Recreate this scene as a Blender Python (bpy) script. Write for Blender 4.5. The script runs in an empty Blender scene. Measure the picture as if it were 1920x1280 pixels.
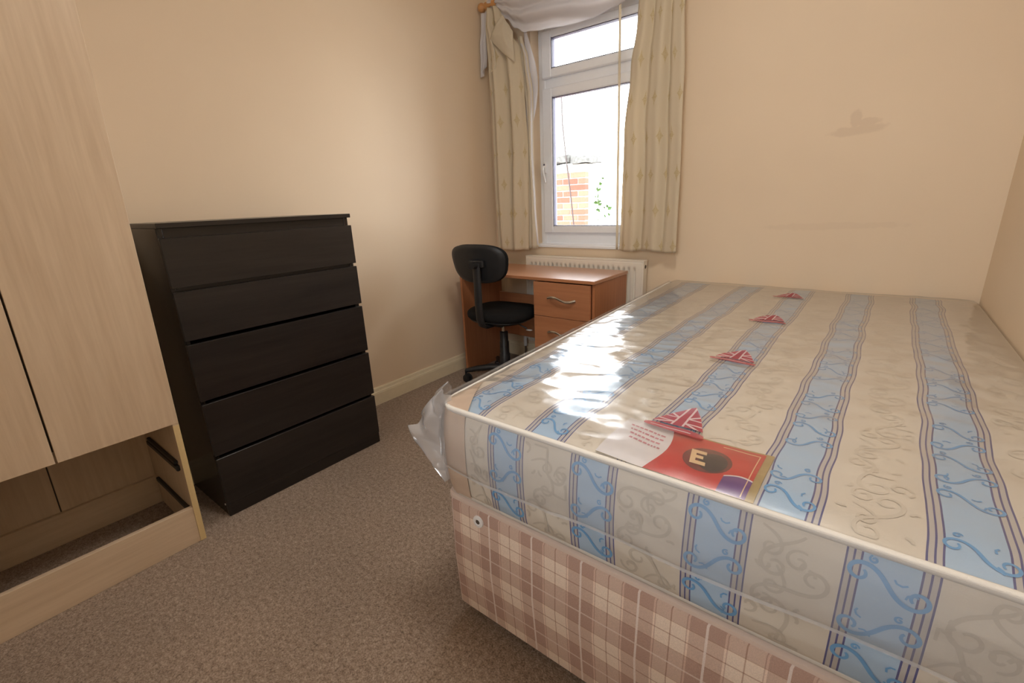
import bpy, bmesh, math, random
from mathutils import Vector, Matrix, noise
random.seed(7)
S = bpy.context.scene
COL = S.collection
PI = math.pi

# ------------------------------------------------------------------ camera
FPX = 859.35
CAM = (2.2084, -2.6575, 1.1248)
RIGHT = Vector((0.790752, 0.610879, -0.039214))
DOWN = Vector((0.148830, -0.254001, -0.955685))
FWD = Vector((-0.593768, 0.749873, -0.291769))
cam = bpy.data.cameras.new('camera')
cam.sensor_width = 36.0
cam.lens = FPX / 1920 * 36.0
cam.clip_start = 0.02
co = bpy.data.objects.new('camera', cam)
COL.objects.link(co)
M3 = Matrix((RIGHT, -DOWN, -FWD)).transposed()
co.matrix_world = Matrix.Translation(CAM) @ M3.to_4x4()
S.camera = co

# ------------------------------------------------------------------ world, exposure
W = bpy.data.worlds.new('overcast_sky')
S.world = W
W.use_nodes = True
bg = W.node_tree.nodes['Background']
bg.inputs[0].default_value = (0.93, 0.97, 1.0, 1)
bg.inputs[1].default_value = 9.8
FILL_LAMP_STRENGTH = 24.0  # output of the added ceiling fill lamp
FILL_LAMP_COLOR = (1.0, 0.93, 0.84)
S.view_settings.view_transform = 'Standard'
S.view_settings.look = 'None'
S.view_settings.gamma = 1.0
S.view_settings.use_curve_mapping = False
S.view_settings.exposure = 0.26
# sky portal in the window opening: guides sampling only, gives no light of its own
pl = bpy.data.lights.new('window_portal', 'AREA')
pl.shape = 'RECTANGLE'; pl.size = 0.82; pl.size_y = 1.33
pl.cycles.is_portal = True
po = bpy.data.objects.new('window_portal', pl)
COL.objects.link(po)
po.location = (0.757, 0.26, 1.49); po.rotation_euler = (-PI/2, 0, 0)
pl2 = pl.copy(); pl2.name = 'fill_door_portal'; pl2.size = 0.62; pl2.size_y = 0.72  # same sampling aid for the pane of the added back door
po2 = bpy.data.objects.new('fill_door_portal', pl2)
COL.objects.link(po2)
po2.location = (1.87, -3.42, 1.52); po2.rotation_euler = (PI/2, 0, 0)

# ------------------------------------------------------------------ materials
def new_mat(name):
    m = bpy.data.materials.new(name); m.use_nodes = True
    nt = m.node_tree
    return m, nt, nt.nodes['Principled BSDF']

def N(nt, t, **kw):
    n = nt.nodes.new(t)
    for k, v in kw.items():
        if isinstance(k, str) and hasattr(n, k): setattr(n, k, v)
    return n

def lk(nt, a, b): nt.links.new(a, b)

def mth(nt, op, a, b=None, c=None):
    n = nt.nodes.new('ShaderNodeMath'); n.operation = op
    for i, v in enumerate((a, b, c)):
        if v is None: continue
        if isinstance(v, (int, float)): n.inputs[i].default_value = v
        else: nt.links.new(v, n.inputs[i])
    return n.outputs[0]

def mixc(nt, fac, a, b, bt='MIX'):
    n = nt.nodes.new('ShaderNodeMix'); n.data_type = 'RGBA'; n.blend_type = bt
    for sock, v in ((n.inputs[0], fac), (n.inputs[6], a), (n.inputs[7], b)):
        if isinstance(v, (int, float)): sock.default_value = v
        elif isinstance(v, tuple): sock.default_value = (*v, 1) if len(v) == 3 else v
        else: nt.links.new(v, sock)
    return n.outputs[2]

def noise_tex(nt, scale, detail=4, rough=.5, vec=None, sc=None):
    n = nt.nodes.new('ShaderNodeTexNoise')
    n.inputs['Scale'].default_value = scale; n.inputs['Detail'].default_value = detail
    n.inputs['Roughness'].default_value = rough
    if vec is None:
        tc = nt.nodes.new('ShaderNodeTexCoord'); vec = tc.outputs['Object']
    if sc:
        mp = nt.nodes.new('ShaderNodeMapping'); mp.inputs['Scale'].default_value = sc
        nt.links.new(vec, mp.inputs['Vector']); vec = mp.outputs[0]
    nt.links.new(vec, n.inputs['Vector'])
    return n.outputs['Fac']

def ramp(nt, fac, stops, interp='LINEAR'):
    n = nt.nodes.new('ShaderNodeValToRGB'); n.color_ramp.interpolation = interp
    e = n.color_ramp.elements
    while len(e) > 1: e.remove(e[-1])
    e[0].position = stops[0][0]; e[0].color = (*stops[0][1], 1)
    for p, c in stops[1:]:
        k = e.new(p); k.color = (*c, 1)
    nt.links.new(fac, n.inputs[0])
    return n.outputs[0]

def bump(nt, bs, h, strength=.2, dist=.002):
    b = nt.nodes.new('ShaderNodeBump'); b.inputs['Strength'].default_value = strength
    b.inputs['Distance'].default_value = dist
    nt.links.new(h, b.inputs['Height']); nt.links.new(b.outputs[0], bs.inputs['Normal'])

def plain(name, col, rough=.5, metal=0, var=.06, scale=30, bmp=0, bscale=200, spec=.5, coat=0):
    m, nt, bs = new_mat(name)
    f = noise_tex(nt, scale)
    c2 = tuple(max(0, c * (1 - var * 2)) for c in col)
    lk(nt, ramp(nt, f, [(.35, c2), (.65, col)]), bs.inputs['Base Color'])
    bs.inputs['Roughness'].default_value = rough; bs.inputs['Metallic'].default_value = metal
    bs.inputs['Specular IOR Level'].default_value = spec
    if coat:
        bs.inputs['Coat Weight'].default_value = coat; bs.inputs['Coat Roughness'].default_value = .15
    if bmp: bump(nt, bs, noise_tex(nt, bscale, 3), bmp, .001)
    return m

def wood(name, dark, light, axis, rough=.4, scale=9, coat=0, spec=.5):
    m, nt, bs = new_mat(name)
    s = [scale * 6] * 3; s[axis] = scale * .35
    f = noise_tex(nt, 1.0, 6, .62, sc=tuple(s))
    s2 = [scale * 1.2] * 3; s2[axis] = scale * .12
    g = noise_tex(nt, 1.0, 3, .5, sc=tuple(s2))
    h = mth(nt, 'ADD', mth(nt, 'MULTIPLY', f, .6), mth(nt, 'MULTIPLY', g, .4))
    lk(nt, ramp(nt, h, [(.33, dark), (.66, light)]), bs.inputs['Base Color'])
    bs.inputs['Roughness'].default_value = rough
    bs.inputs['Specular IOR Level'].default_value = spec
    if coat:
        bs.inputs['Coat Weight'].default_value = coat; bs.inputs['Coat Roughness'].default_value = .34
    bump(nt, bs, f, .08, .0006)
    return m

MAT = {}
def wall_mat(name, stain=False):
    m, nt, bs = new_mat(name)
    f = noise_tex(nt, 1.3, 3)
    col = ramp(nt, f, [(.3, (.79, .635, .465)), (.7, (.83, .675, .50))])
    if stain:
        # a rubbed brownish smear on the paint, and a long faint scuff below it
        tc = nt.nodes.new('ShaderNodeTexCoord')
        sp = nt.nodes.new('ShaderNodeSeparateXYZ'); lk(nt, tc.outputs['Object'], sp.inputs[0])
        wob = mth(nt, 'MULTIPLY', mth(nt, 'SUBTRACT', noise_tex(nt, 22, 4), .5), 1.5)
        def blob(cx, cz, rx, rz, tilt=0.0):
            dx = mth(nt, 'SUBTRACT', sp.outputs[0], cx); dz = mth(nt, 'SUBTRACT', sp.outputs[2], cz)
            dz = mth(nt, 'SUBTRACT', dz, mth(nt, 'MULTIPLY', dx, tilt))
            a = mth(nt, 'DIVIDE', dx, rx); b = mth(nt, 'DIVIDE', dz, rz)
            d = mth(nt, 'SQRT', mth(nt, 'ADD', mth(nt, 'MULTIPLY', a, a), mth(nt, 'MULTIPLY', b, b)))
            d = mth(nt, 'ADD', d, wob)
            n = nt.nodes.new('ShaderNodeMapRange'); n.interpolation_type = 'SMOOTHSTEP'
            n.inputs[1].default_value = 1.15; n.inputs[2].default_value = .75
            lk(nt, d, n.inputs[0]); return n.outputs[0]
        mk = blob(2.07, 1.362, .105, .020, .08)
        mk = mth(nt, 'MAXIMUM', mk, blob(2.105, 1.393, .05, .016, .05))
        mk = mth(nt, 'MAXIMUM', mk, blob(2.065, 1.408, .022, .045))
        col = mixc(nt, mth(nt, 'MULTIPLY', mk, .36), col, (.62, .47, .34))
        sc = blob(2.02, .955, .30, .016, .02)
        col = mixc(nt, mth(nt, 'MULTIPLY', sc, .14), col, (.6, .46, .34))
    lk(nt, col, bs.inputs['Base Color'])
    bs.inputs['Roughness'].default_value = .55
    bs.inputs['Specular IOR Level'].default_value = .35
    bump(nt, bs, noise_tex(nt, 160, 3), .06, .001)
    return m
MAT['wall'] = wall_mat('cream_paint')
MAT['wall_stain'] = wall_mat('cream_paint_with_smear', True)
MAT['ceiling'] = plain('ceiling_white', (.83, .80, .74), .8)
MAT['gloss_cream'] = plain('cream_gloss_paint', (.84, .74, .54), .28, var=.02)

def carpet():
    m, nt, bs = new_mat('brown_twist_carpet')
    a = noise_tex(nt, 210, 3, .7); b = noise_tex(nt, 2.2, 3); c = noise_tex(nt, 75, 2, .6)
    h = mth(nt, 'ADD', mth(nt, 'MULTIPLY', a, .65), mth(nt, 'MULTIPLY', c, .35))
    col = ramp(nt, h, [(.33, (.13, .086, .062)), (.47, (.34, .25, .185)), (.56, (.47, .355, .275)), (.68, (.66, .54, .43))])
    col = mixc(nt, 1.0, col, ramp(nt, b, [(.3, (.86, .86, .86)), (.7, (1.05, 1.05, 1.05))]), 'MULTIPLY')
    lk(nt, col, bs.inputs['Base Color']); bs.inputs['Roughness'].default_value = .95
    bs.inputs['Specular IOR Level'].default_value = .1
    bs.inputs['Sheen Weight'].default_value = .15
    bump(nt, bs, h, 1.0, .008)
    return m
MAT['carpet'] = carpet()
MAT['maple_v'] = wood('pale_maple_laminate_upright', (.60, .455, .315), (.73, .585, .43), 2, .42, 12)
MAT['maple_h'] = wood('pale_maple_laminate_level', (.60, .455, .315), (.73, .585, .43), 1, .42, 12)
MAT['maple_edge'] = wood('yellow_maple_edging', (.70, .53, .26), (.78, .61, .33), 2, .4, 10)
MAT['black_h'] = wood('blackbrown_laminate', (.010, .008, .0075), (.026, .021, .019), 1, .30, 10, spec=.5)
MAT['black_v'] = wood('blackbrown_laminate_upright', (.010, .008, .0075), (.026, .021, .019), 2, .22, 10, spec=.5)
MAT['cherry_x'] = wood('orange_beech_laminate', (.42, .165, .07), (.55, .235, .11), 0, .36, 9, spec=1.0, coat=1.0)
MAT['cherry_z'] = wood('orange_beech_laminate_upright', (.40, .155, .066), (.52, .22, .10), 2, .33, 9)
MAT['upvc'] = plain('white_upvc', (.93, .95, 1.0), .28, var=.01)
MAT['gasket'] = plain('dark_gasket', (.06, .05, .10), .5)
MAT['rad'] = plain('white_radiator_enamel', (.86, .80, .70), .32, var=.01)
MAT['dark_slot'] = plain('dark_slot', (.10, .08, .06), .8)
MAT['black_plastic'] = plain('black_plastic', (.018, .019, .022), .42)
MAT['black_fabric'] = plain('black_seat_fabric', (.014, .014, .015), .95, bmp=.5, bscale=600, spec=.2)
MAT['chrome'] = plain('brushed_chrome', (.72, .70, .66), .22, metal=1.0, var=.02)
MAT['steel'] = plain('satin_steel', (.55, .54, .52), .35, metal=1.0, var=.03)
MAT['pine'] = wood('varnished_pine', (.52, .24, .08), (.66, .34, .13), 0, .3, 14)
MAT['white_plastic'] = plain('white_plastic', (.85, .85, .86), .35, var=.01)
MAT['pipe'] = plain('painted_pipe', (.16, .12, .09), .4)

def fabric(name, col, var=.1, scale=400, rough=.85, weave=.25):
    m, nt, bs = new_mat(name)
    f = noise_tex(nt, scale, 2); g = noise_tex(nt, 9, 3)
    c2 = tuple(c * (1 - var) for c in col)
    lk(nt, mixc(nt, g, c2, col), bs.inputs['Base Color'])
    bs.inputs['Roughness'].default_value = rough; bs.inputs['Specular IOR Level'].default_value = .25
    bump(nt, bs, f, weave, .001)
    return m
MAT['tick_cream'] = fabric('cream_damask_ticking', (.80, .725, .62), .05)
MAT['tick_swirl'] = fabric('beige_damask_swirl', (.665, .595, .50), .05)
MAT['tick_swirl2'] = fabric('faint_damask_swirl', (.745, .67, .565), .05)
MAT['tick_blue'] = fabric('pale_blue_ticking', (.48, .64, .81), .06)
MAT['tick_scroll'] = fabric('mid_blue_scroll', (.17, .42, .74), .06)
MAT['tick_navy'] = fabric('navy_thread', (.11, .11, .28), .05)
MAT['tick_braid'] = fabric('grey_braid', (.62, .58, .55), .12, 900)
MAT['tape'] = fabric('white_edge_tape', (.82, .78, .72), .08, 700, .6, .5)
MAT['corner_card'] = plain('buff_corner_card', (.72, .55, .42), .6, var=.03)
MAT['flag_red'] = fabric('emblem_red', (.48, .085, .10), .1)
MAT['flag_pale'] = fabric('emblem_pale', (.80, .62, .62), .05)
for k_ in ('flag_red', 'flag_pale'): MAT[k_].node_tree.nodes['Principled BSDF'].inputs['Alpha'].default_value = .72
MAT['card_red'] = plain('card_red', (.66, .045, .03), .3, var=.08, scale=14)
MAT['card_white'] = plain('card_white', (.84, .80, .80), .35, var=.03)
MAT['card_gold'] = plain('card_gold', (.50, .36, .14), .4)
MAT['card_dark'] = plain('card_dark', (.055, .03, .03), .35, var=.2, scale=60)
MAT['card_brown'] = plain('card_brown', (.22, .035, .03), .35, var=.2, scale=40)
MAT['card_letter'] = plain('card_letter', (.88, .62, .34), .4, var=.02)
MAT['card_purple'] = plain('card_purple', (.17, .055, .26), .35)
MAT['card_pink'] = plain('card_pink', (.66, .25, .30), .4)

def plaid():
    m, nt, bs = new_mat('beige_brown_plaid')
    tc = nt.nodes.new('ShaderNodeTexCoord'); sp = nt.nodes.new('ShaderNodeSeparateXYZ')
    lk(nt, tc.outputs['Object'], sp.inputs[0])
    u = mth(nt, 'FRACT', mth(nt, 'DIVIDE', mth(nt, 'ADD', mth(nt, 'SUBTRACT', sp.outputs[0], sp.outputs[1]), 13.1 - .0717), .1305))
    v = mth(nt, 'FRACT', mth(nt, 'DIVIDE', mth(nt, 'ADD', sp.outputs[2], 1.41 - .105), .141))
    w = (1, 1, 1); b = (.77, .69, .68); d = (.70, .60, .56); l = (1.02, .98, .98)
    def bands():
        return [(0, b), (.235, l), (.262, b), (.280, w), (.49, d), (.510, w), (.720, b), (.738, l), (.765, b)]
    cv = ramp(nt, u, bands(), 'CONSTANT'); ch = ramp(nt, v, [(0, b), (.255, d), (.272, w), (.49, d), (.508, w), (.728, d), (.745, b)], 'CONSTANT')
    base = mixc(nt, 1, (.88, .74, .63), cv, 'MULTIPLY'); base = mixc(nt, 1, base, ch, 'MULTIPLY')
    one = (1, 1, 1); zero = (0, 0, 0)
    mv = ramp(nt, u, [(0, one), (.016, zero), (.984, one)], 'CONSTANT')
    mh = ramp(nt, v, [(0, one), (.013, zero), (.987, one)], 'CONSTANT')
    mk = mth(nt, 'MULTIPLY', mth(nt, 'MAXIMUM', mv, mth(nt, 'MULTIPLY', mh, .65)), .8)
    col = mixc(nt, mk, base, (.90, .80, .76))
    col = mixc(nt, 1, col, ramp(nt, noise_tex(nt, 500, 2), [(.3, (.88, .88, .88)), (.7, (1.06, 1.06, 1.06))]), 'MULTIPLY')
    lk(nt, col, bs.inputs['Base Color']); bs.inputs['Roughness'].default_value = .9
    bs.inputs['Specular IOR Level'].default_value = .2
    bump(nt, bs, noise_tex(nt, 700, 2), .3, .001)
    return m
MAT['plaid'] = plaid()
MAT['plaid_tape'] = fabric('beige_edge_tape', (.70, .57, .50), .08, 700)

def film(name, haze, gloss=1.0, rough=.09, bstr=.35, cap=.6):
    # clear polythene: lets light through, glossy at grazing angles, a touch of milkiness
    m, nt, bs = new_mat(name)
    out = nt.nodes['Material Output']; nt.nodes.remove(bs)
    tr = nt.nodes.new('ShaderNodeBsdfTransparent'); tr.inputs[0].default_value = (.975, .975, .98, 1)
    gl = nt.nodes.new('ShaderNodeBsdfGlossy'); gl.inputs['Roughness'].default_value = rough
    df = nt.nodes.new('ShaderNodeBsdfDiffuse'); df.inputs[0].default_value = (.9, .92, .96, 1)
    fr = nt.nodes.new('ShaderNodeFresnel'); fr.inputs['IOR'].default_value = 1.5
    b = nt.nodes.new('ShaderNodeBump'); b.inputs['Strength'].default_value = bstr; b.inputs['Distance'].default_value = .004
    h = mth(nt, 'ADD', noise_tex(nt, 1, 5, .6, sc=(38, 14, 22)), mth(nt, 'MULTIPLY', noise_tex(nt, 1, 3, .6, sc=(16, 60, 40)), .5))
    lk(nt, h, b.inputs['Height'])
    for n in (gl, fr): lk(nt, b.outputs[0], n.inputs['Normal'])
    m1 = nt.nodes.new('ShaderNodeMixShader'); m1.inputs[0].default_value = haze
    lk(nt, tr.outputs[0], m1.inputs[1]); lk(nt, df.outputs[0], m1.inputs[2])
    m2 = nt.nodes.new('ShaderNodeMixShader'); lk(nt, mth(nt, 'MINIMUM', mth(nt, 'MULTIPLY', fr.outputs[0], 1.5 * gloss), cap), m2.inputs[0])
    lk(nt, m1.outputs[0], m2.inputs[1]); lk(nt, gl.outputs[0], m2.inputs[2])
    lk(nt, m2.outputs[0], out.inputs[0])
    return m
MAT['film'] = film('clear_polythene', .03, 1.5, .21, .035)
MAT['film_s'] = film('clear_polythene_skirt', .03, .6, .10, .08, .3)
MAT['film2'] = film('folded_polythene', .15, .6, .10, .1, .3)
MAT['film3'] = film('bunched_polythene', .34, .8, .12, .3)

def glass():
    m, nt, bs = new_mat('window_glass')
    out = nt.nodes['Material Output']; nt.nodes.remove(bs)
    tr = nt.nodes.new('ShaderNodeBsdfTransparent'); gl = nt.nodes.new('ShaderNodeBsdfGlossy'); gl.inputs['Roughness'].default_value = .01
    fr = nt.nodes.new('ShaderNodeFresnel'); fr.inputs['IOR'].default_value = 1.45
    mx = nt.nodes.new('ShaderNodeMixShader')
    lk(nt, fr.outputs[0], mx.inputs[0]); lk(nt, tr.outputs[0], mx.inputs[1]); lk(nt, gl.outputs[0], mx.inputs[2]); lk(nt, mx.outputs[0], out.inputs[0])
    return m
MAT['glass'] = glass()

def cloth(name, col, trans, pattern=False, sheer=0.0):
    m, nt, bs = new_mat(name)
    out = nt.nodes['Material Output']; nt.nodes.remove(bs)
    c = col
    if pattern:   # woven gold four-pointed flowers in staggered rows, from the cloth's own UV in metres
        uv = nt.nodes.new('ShaderNodeUVMap'); sp = nt.nodes.new('ShaderNodeSeparateXYZ'); lk(nt, uv.outputs[0], sp.inputs[0])
        row = mth(nt, 'FLOOR', mth(nt, 'DIVIDE', sp.outputs[1], .19))
        off = mth(nt, 'MULTIPLY', mth(nt, 'MODULO', row, 2.0), .085)
        a = mth(nt, 'ABSOLUTE', mth(nt, 'SUBTRACT', mth(nt, 'FRACT', mth(nt, 'DIVIDE', mth(nt, 'ADD', sp.outputs[0], off), .17)), .5))
        b = mth(nt, 'ABSOLUTE', mth(nt, 'SUBTRACT', mth(nt, 'FRACT', mth(nt, 'DIVIDE', sp.outputs[1], .19)), .5))
        ast = mth(nt, 'ADD', mth(nt, 'POWER', mth(nt, 'MULTIPLY', a, 1.15), .6), mth(nt, 'POWER', b, .6))
        dia = mth(nt, 'ABSOLUTE', mth(nt, 'SUBTRACT', mth(nt, 'ADD', a, b), .12))
        k1 = mth(nt, 'LESS_THAN', ast, .46); k2 = mth(nt, 'LESS_THAN', dia, .022)
        mk = mth(nt, 'MAXIMUM', k1, k2)
        mk = mth(nt, 'MULTIPLY', mk, ramp(nt, noise_tex(nt, 240, 2), [(.35, (.25,) * 3), (.6, (1,) * 3)]))
        c = mixc(nt, mth(nt, 'MULTIPLY', mk, .6), col, (.56, .42, .13))
    d = nt.nodes.new('ShaderNodeBsdfDiffuse'); t = nt.nodes.new('ShaderNodeBsdfTranslucent')
    for n in (d, t):
        if isinstance(c, tuple): n.inputs[0].default_value = (*c, 1)
        else: lk(nt, c, n.inputs[0])
    mx = nt.nodes.new('ShaderNodeMixShader'); mx.inputs[0].default_value = trans
    lk(nt, d.outputs[0], mx.inputs[1]); lk(nt, t.outputs[0], mx.inputs[2])
    b = nt.nodes.new('ShaderNodeBump'); b.inputs['Strength'].default_value = .15; b.inputs['Distance'].default_value = .001
    lk(nt, noise_tex(nt, 500, 2), b.inputs['Height']); lk(nt, b.outputs[0], d.inputs['Normal'])
    res = mx.outputs[0]
    if sheer:
        tr = nt.nodes.new('ShaderNodeBsdfTransparent'); m2 = nt.nodes.new('ShaderNodeMixShader'); m2.inputs[0].default_value = sheer
        lk(nt, res, m2.inputs[1]); lk(nt, tr.outputs[0], m2.inputs[2]); res = m2.outputs[0]
    lk(nt, res, out.inputs[0])
    return m
MAT['curtain'] = cloth('cream_curtain_with_gold_flowers', (.78, .68, .52), .22, True)
MAT['lining'] = cloth('cream_lining', (.80, .72, .58), .3)
MAT['sheer'] = cloth('white_voile', (.86, .84, .86), .35, False, .12)

def brickmat(name, c1, c2):
    m, nt, bs = new_mat(name)
    oi = nt.nodes.new('ShaderNodeObjectInfo')
    c = mixc(nt, oi.outputs['Random'], c1, c2)
    c = mixc(nt, 1, c, ramp(nt, noise_tex(nt, 60, 4), [(.3, (.8, .8, .8)), (.7, (1.1, 1.1, 1.1))]), 'MULTIPLY')
    lk(nt, c, bs.inputs['Base Color']); bs.inputs['Roughness'].default_value = .9
    return m
MAT['brick'] = brickmat('red_brick', (.20, .055, .035), (.36, .13, .085))
MAT['mortar'] = plain('pale_mortar', (.42, .38, .34), .95)
MAT['stone'] = plain('weathered_stone', (.13, .13, .125), .95, var=.2)
MAT['leaf'] = plain('leaf_green', (.035, .085, .010), .6)
MAT['ground'] = plain('yard_paving', (.42, .40, .37), .9)
MAT['cable'] = plain('black_cable', (.03, .02, .02), .5)
m, nt, bs = new_mat('fill_lamp_glass')  # glowing shade of the added, unseen fill lamp
bs.inputs['Emission Color'].default_value = (*FILL_LAMP_COLOR, 1); bs.inputs['Emission Strength'].default_value = FILL_LAMP_STRENGTH
MAT['opal'] = m

# ------------------------------------------------------------------ mesh helpers
class MB:
    def __init__(s): s.v = []; s.f = []; s.mi = []; s.uv = None
    def add(s, v, f, mi=0):
        o = len(s.v); s.v += [tuple(p) for p in v]; s.f += [tuple(i + o for i in q) for q in f]
        s.mi += [mi] * len(f); return s
    def box(s, x0, x1, y0, y1, z0, z1, bev=.0015, seg=1, mi=0):
        bm = bmesh.new(); bmesh.ops.create_cube(bm, size=1)
        for v in bm.verts:
            v.co = Vector((x0 + (v.co.x + .5) * (x1 - x0), y0 + (v.co.y + .5) * (y1 - y0), z0 + (v.co.z + .5) * (z1 - z0)))
        if bev: bmesh.ops.bevel(bm, geom=bm.edges[:], offset=bev, segments=seg, affect='EDGES', profile=.5)
        s.addbm(bm, mi); return s
    def addbm(s, bm, mi=0):
        bm.verts.index_update()
        s.add([v.co[:] for v in bm.verts], [[v.index for v in f.verts] for f in bm.faces], mi); bm.free()
    def tube(s, pts, r, n=10, cap=True, mi=0, sx=1.0):
        pts = [Vector(p) for p in pts]; rings = []
        rr = r if isinstance(r, (list, tuple)) else [r] * len(pts)
        t0 = (pts[1] - pts[0]).normalized()
        up = Vector((0, 0, 1)) if abs(t0.z) < .9 else Vector((1, 0, 0))
        a = t0.cross(up).normalized()
        for i, p in enumerate(pts):
            t = (pts[min(i + 1, len(pts) - 1)] - pts[max(i - 1, 0)]).normalized()
            a = (a - t * a.dot(t)).normalized(); b = t.cross(a)
            rings.append([p + (a * math.cos(2 * PI * k / n) * sx + b * math.sin(2 * PI * k / n)) * rr[i] for k in range(n)])
        v = [q for g in rings for q in g]; f = []
        for i in range(len(pts) - 1):
            for k in range(n):
                f.append((i * n + k, i * n + (k + 1) % n, (i + 1) * n + (k + 1) % n, (i + 1) * n + k))
        if cap: f += [tuple(range(n))[::-1], tuple((len(pts) - 1) * n + k for k in range(n))]
        s.add(v, f, mi); return s
    def lathe(s, prof, c=(0, 0, 0), axis=2, n=20, mi=0, M=None):
        v = []; f = []
        for r, h in prof:
            for k in range(n):
                a = 2 * PI * k / n; p = [r * math.cos(a), r * math.sin(a), h]
                if axis == 0: p = [p[2], p[0], p[1]]
                if axis == 1: p = [p[1], p[2], p[0]]
                p = Vector(p)
                if M: p = M @ p
                v.append(p + Vector(c))
        for i in range(len(prof) - 1):
            for k in range(n): f.append((i * n + k, i * n + (k + 1) % n, (i + 1) * n + (k + 1) % n, (i + 1) * n + k))
        f += [tuple(range(n))[::-1], tuple((len(prof) - 1) * n + k for k in range(n))]
        s.add(v, f, mi); return s
    def grid(s, fn, nu, nv, mi=0, uvfn=None):
        o = len(s.v)
        for j in range(nv + 1):
            for i in range(nu + 1): s.v.append(tuple(fn(i / nu, j / nv)))
        for j in range(nv):
            for i in range(nu):
                a = o + j * (nu + 1) + i
                s.f.append((a, a + 1, a + nu + 2, a + nu + 1)); s.mi.append(mi)
        if uvfn:
            s.uv = (s.uv or {})
            for j in range(nv + 1):
                for i in range(nu + 1): s.uv[o + j * (nu + 1) + i] = uvfn(i / nu, j / nv)
        return s

ORG = {}
def link(name, me, parent=None, loc=(0, 0, 0)):
    o = bpy.data.objects.new(name, me); COL.objects.link(o)
    if parent is not None: o.parent = parent; ORG[o.name] = ORG[parent.name]
    else: o.location = loc; ORG[o.name] = Vector(loc)
    return o

def obj(name, mb, mats, parent=None, loc=(0, 0, 0), smooth=False, fix=True):
    """one mesh object from world-space geometry; origin at loc (top level) or at its thing's base"""
    org = ORG[parent.name] if parent is not None else Vector(loc)
    me = bpy.data.meshes.new(name)
    me.from_pydata([tuple(Vector(p) - org) for p in mb.v], [], mb.f)
    if not isinstance(mats, (list, tuple)): mats = [mats]
    for m in mats: me.materials.append(MAT[m])
    for p, i in zip(me.polygons, mb.mi): p.material_index = i
    if smooth:
        for p in me.polygons: p.use_smooth = True
    if mb.uv:
        l = me.uv_layers.new(name='UVMap')
        for lp in me.loops: l.data[lp.index].uv = mb.uv.get(lp.vertex_index, (0, 0))
    if fix:
        bm = bmesh.new(); bm.from_mesh(me); bmesh.ops.recalc_face_normals(bm, faces=bm.faces[:]); bm.to_mesh(me); bm.free()
    if smooth and smooth != 'all':
        try: me.set_sharp_from_angle(angle=math.radians(40))
        except Exception: pass
    me.update()
    return link(name, me, parent, loc)

def tag(o, label, cat, group=None):
    o['label'] = label; o['category'] = cat
    if group: o['group'] = group
    return o
def thing(name, label, cat, loc, group=None):
    o = bpy.data.objects.new(name, None); COL.objects.link(o); o.location = loc; o.empty_display_size = .1
    ORG[o.name] = Vector(loc); return tag(o, label, cat, group)
def struct(name, mb, mat, parent=None, label=None, smooth=False, loc=(0, 0, 0)):
    o = obj(name, mb, mat, parent, smooth=smooth, loc=loc)
    if parent is None: o['kind'] = 'structure'
    if label: o['label'] = label
    return o
def solid(o, t):
    md = o.modifiers.new('thickness', 'SOLIDIFY'); md.thickness = t; md.offset = 0
    return o
def nz(x, y=0, z=0): return noise.noise(Vector((x, y, z)))
def lerp_tab(tab, t):
    if t <= tab[0][0]: return tab[0][1]
    for (a, b), (c, d) in zip(tab, tab[1:]):
        if t <= c:
            k = (t - a) / (c - a); k = k * k * (3 - 2 * k); return b + (d - b) * k
    return tab[-1][1]

# ------------------------------------------------------------------ the room
XR, YN, ZC = 2.59, -3.35, 2.55
WX0, WX1, WZ0, WZ1, WT = .345, 1.17, .822, 2.16, .26    # window opening, wall thickness
struct('floor', MB().box(-.1, XR + .1, YN - .1, .26, -.06, 0, 0), 'carpet', label='brown speckled twist-pile carpet')
struct('ceiling', MB().box(-.1, XR + .1, YN - .1, .26, ZC, ZC + .06, 0), 'ceiling', label='plain off-white ceiling')
struct('wall_left', MB().box(-.1, 0, YN - .1, .26, 0, ZC, 0), 'wall', label='cream painted wall behind the wardrobe and drawers')
struct('wall_right', MB().box(XR, XR + .1, YN - .1, .26, 0, ZC, 0), 'wall', label='cream painted wall along the long side of the bed')
GX0, GX1, GZ0, GZ1 = 1.56, 2.18, 1.16, 1.88           # glazed upper panel of the added back door
DRX0, DRX1, DRZ = 1.45, 2.29, 2.02
wn = MB().box(0, DRX0, YN - .1, YN, 0, ZC, 0).box(DRX1, XR, YN - .1, YN, 0, ZC, 0).box(DRX0, DRX1, YN - .1, YN, DRZ, ZC, 0)
struct('wall_near', wn, 'wall', label='cream painted wall opposite the window')
door = bpy.data.objects.new('fill_door', None); COL.objects.link(door); door.location = (1.87, YN, 0); ORG['fill_door'] = Vector((1.87, YN, 0))  # unseen door added so daylight fills the room from behind the camera
door['kind'] = 'structure'; door['label'] = 'added unseen white back door, its glazed upper panel lets in fill light'
dl = MB().box(DRX0, GX0, YN - .06, YN - .02, 0, DRZ, .002).box(GX1, DRX1, YN - .06, YN - .02, 0, DRZ, .002)
dl.box(GX0, GX1, YN - .06, YN - .02, 0, GZ0, .002).box(GX0, GX1, YN - .06, YN - .02, GZ1, DRZ, .002)
obj('fill_door_leaf', dl, 'gloss_cream', door)
obj('pane', MB().box(GX0, GX1, YN - .042, YN - .038, GZ0, GZ1, 0), 'glass', door)
obj('handle', MB().tube([(2.23, YN - .02, 1.0), (2.23, YN + .03, 1.0), (2.13, YN + .035, 1.0)], .009, 10), 'steel', door, smooth=True)
wf = MB()
wf.box(0, WX0, 0, WT, 0, ZC, 0).box(WX1, XR, 0, WT, 0, ZC, 0).box(WX0, WX1, 0, WT, 0, WZ0, 0).box(WX0, WX1, 0, WT, WZ1, ZC, 0)
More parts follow.
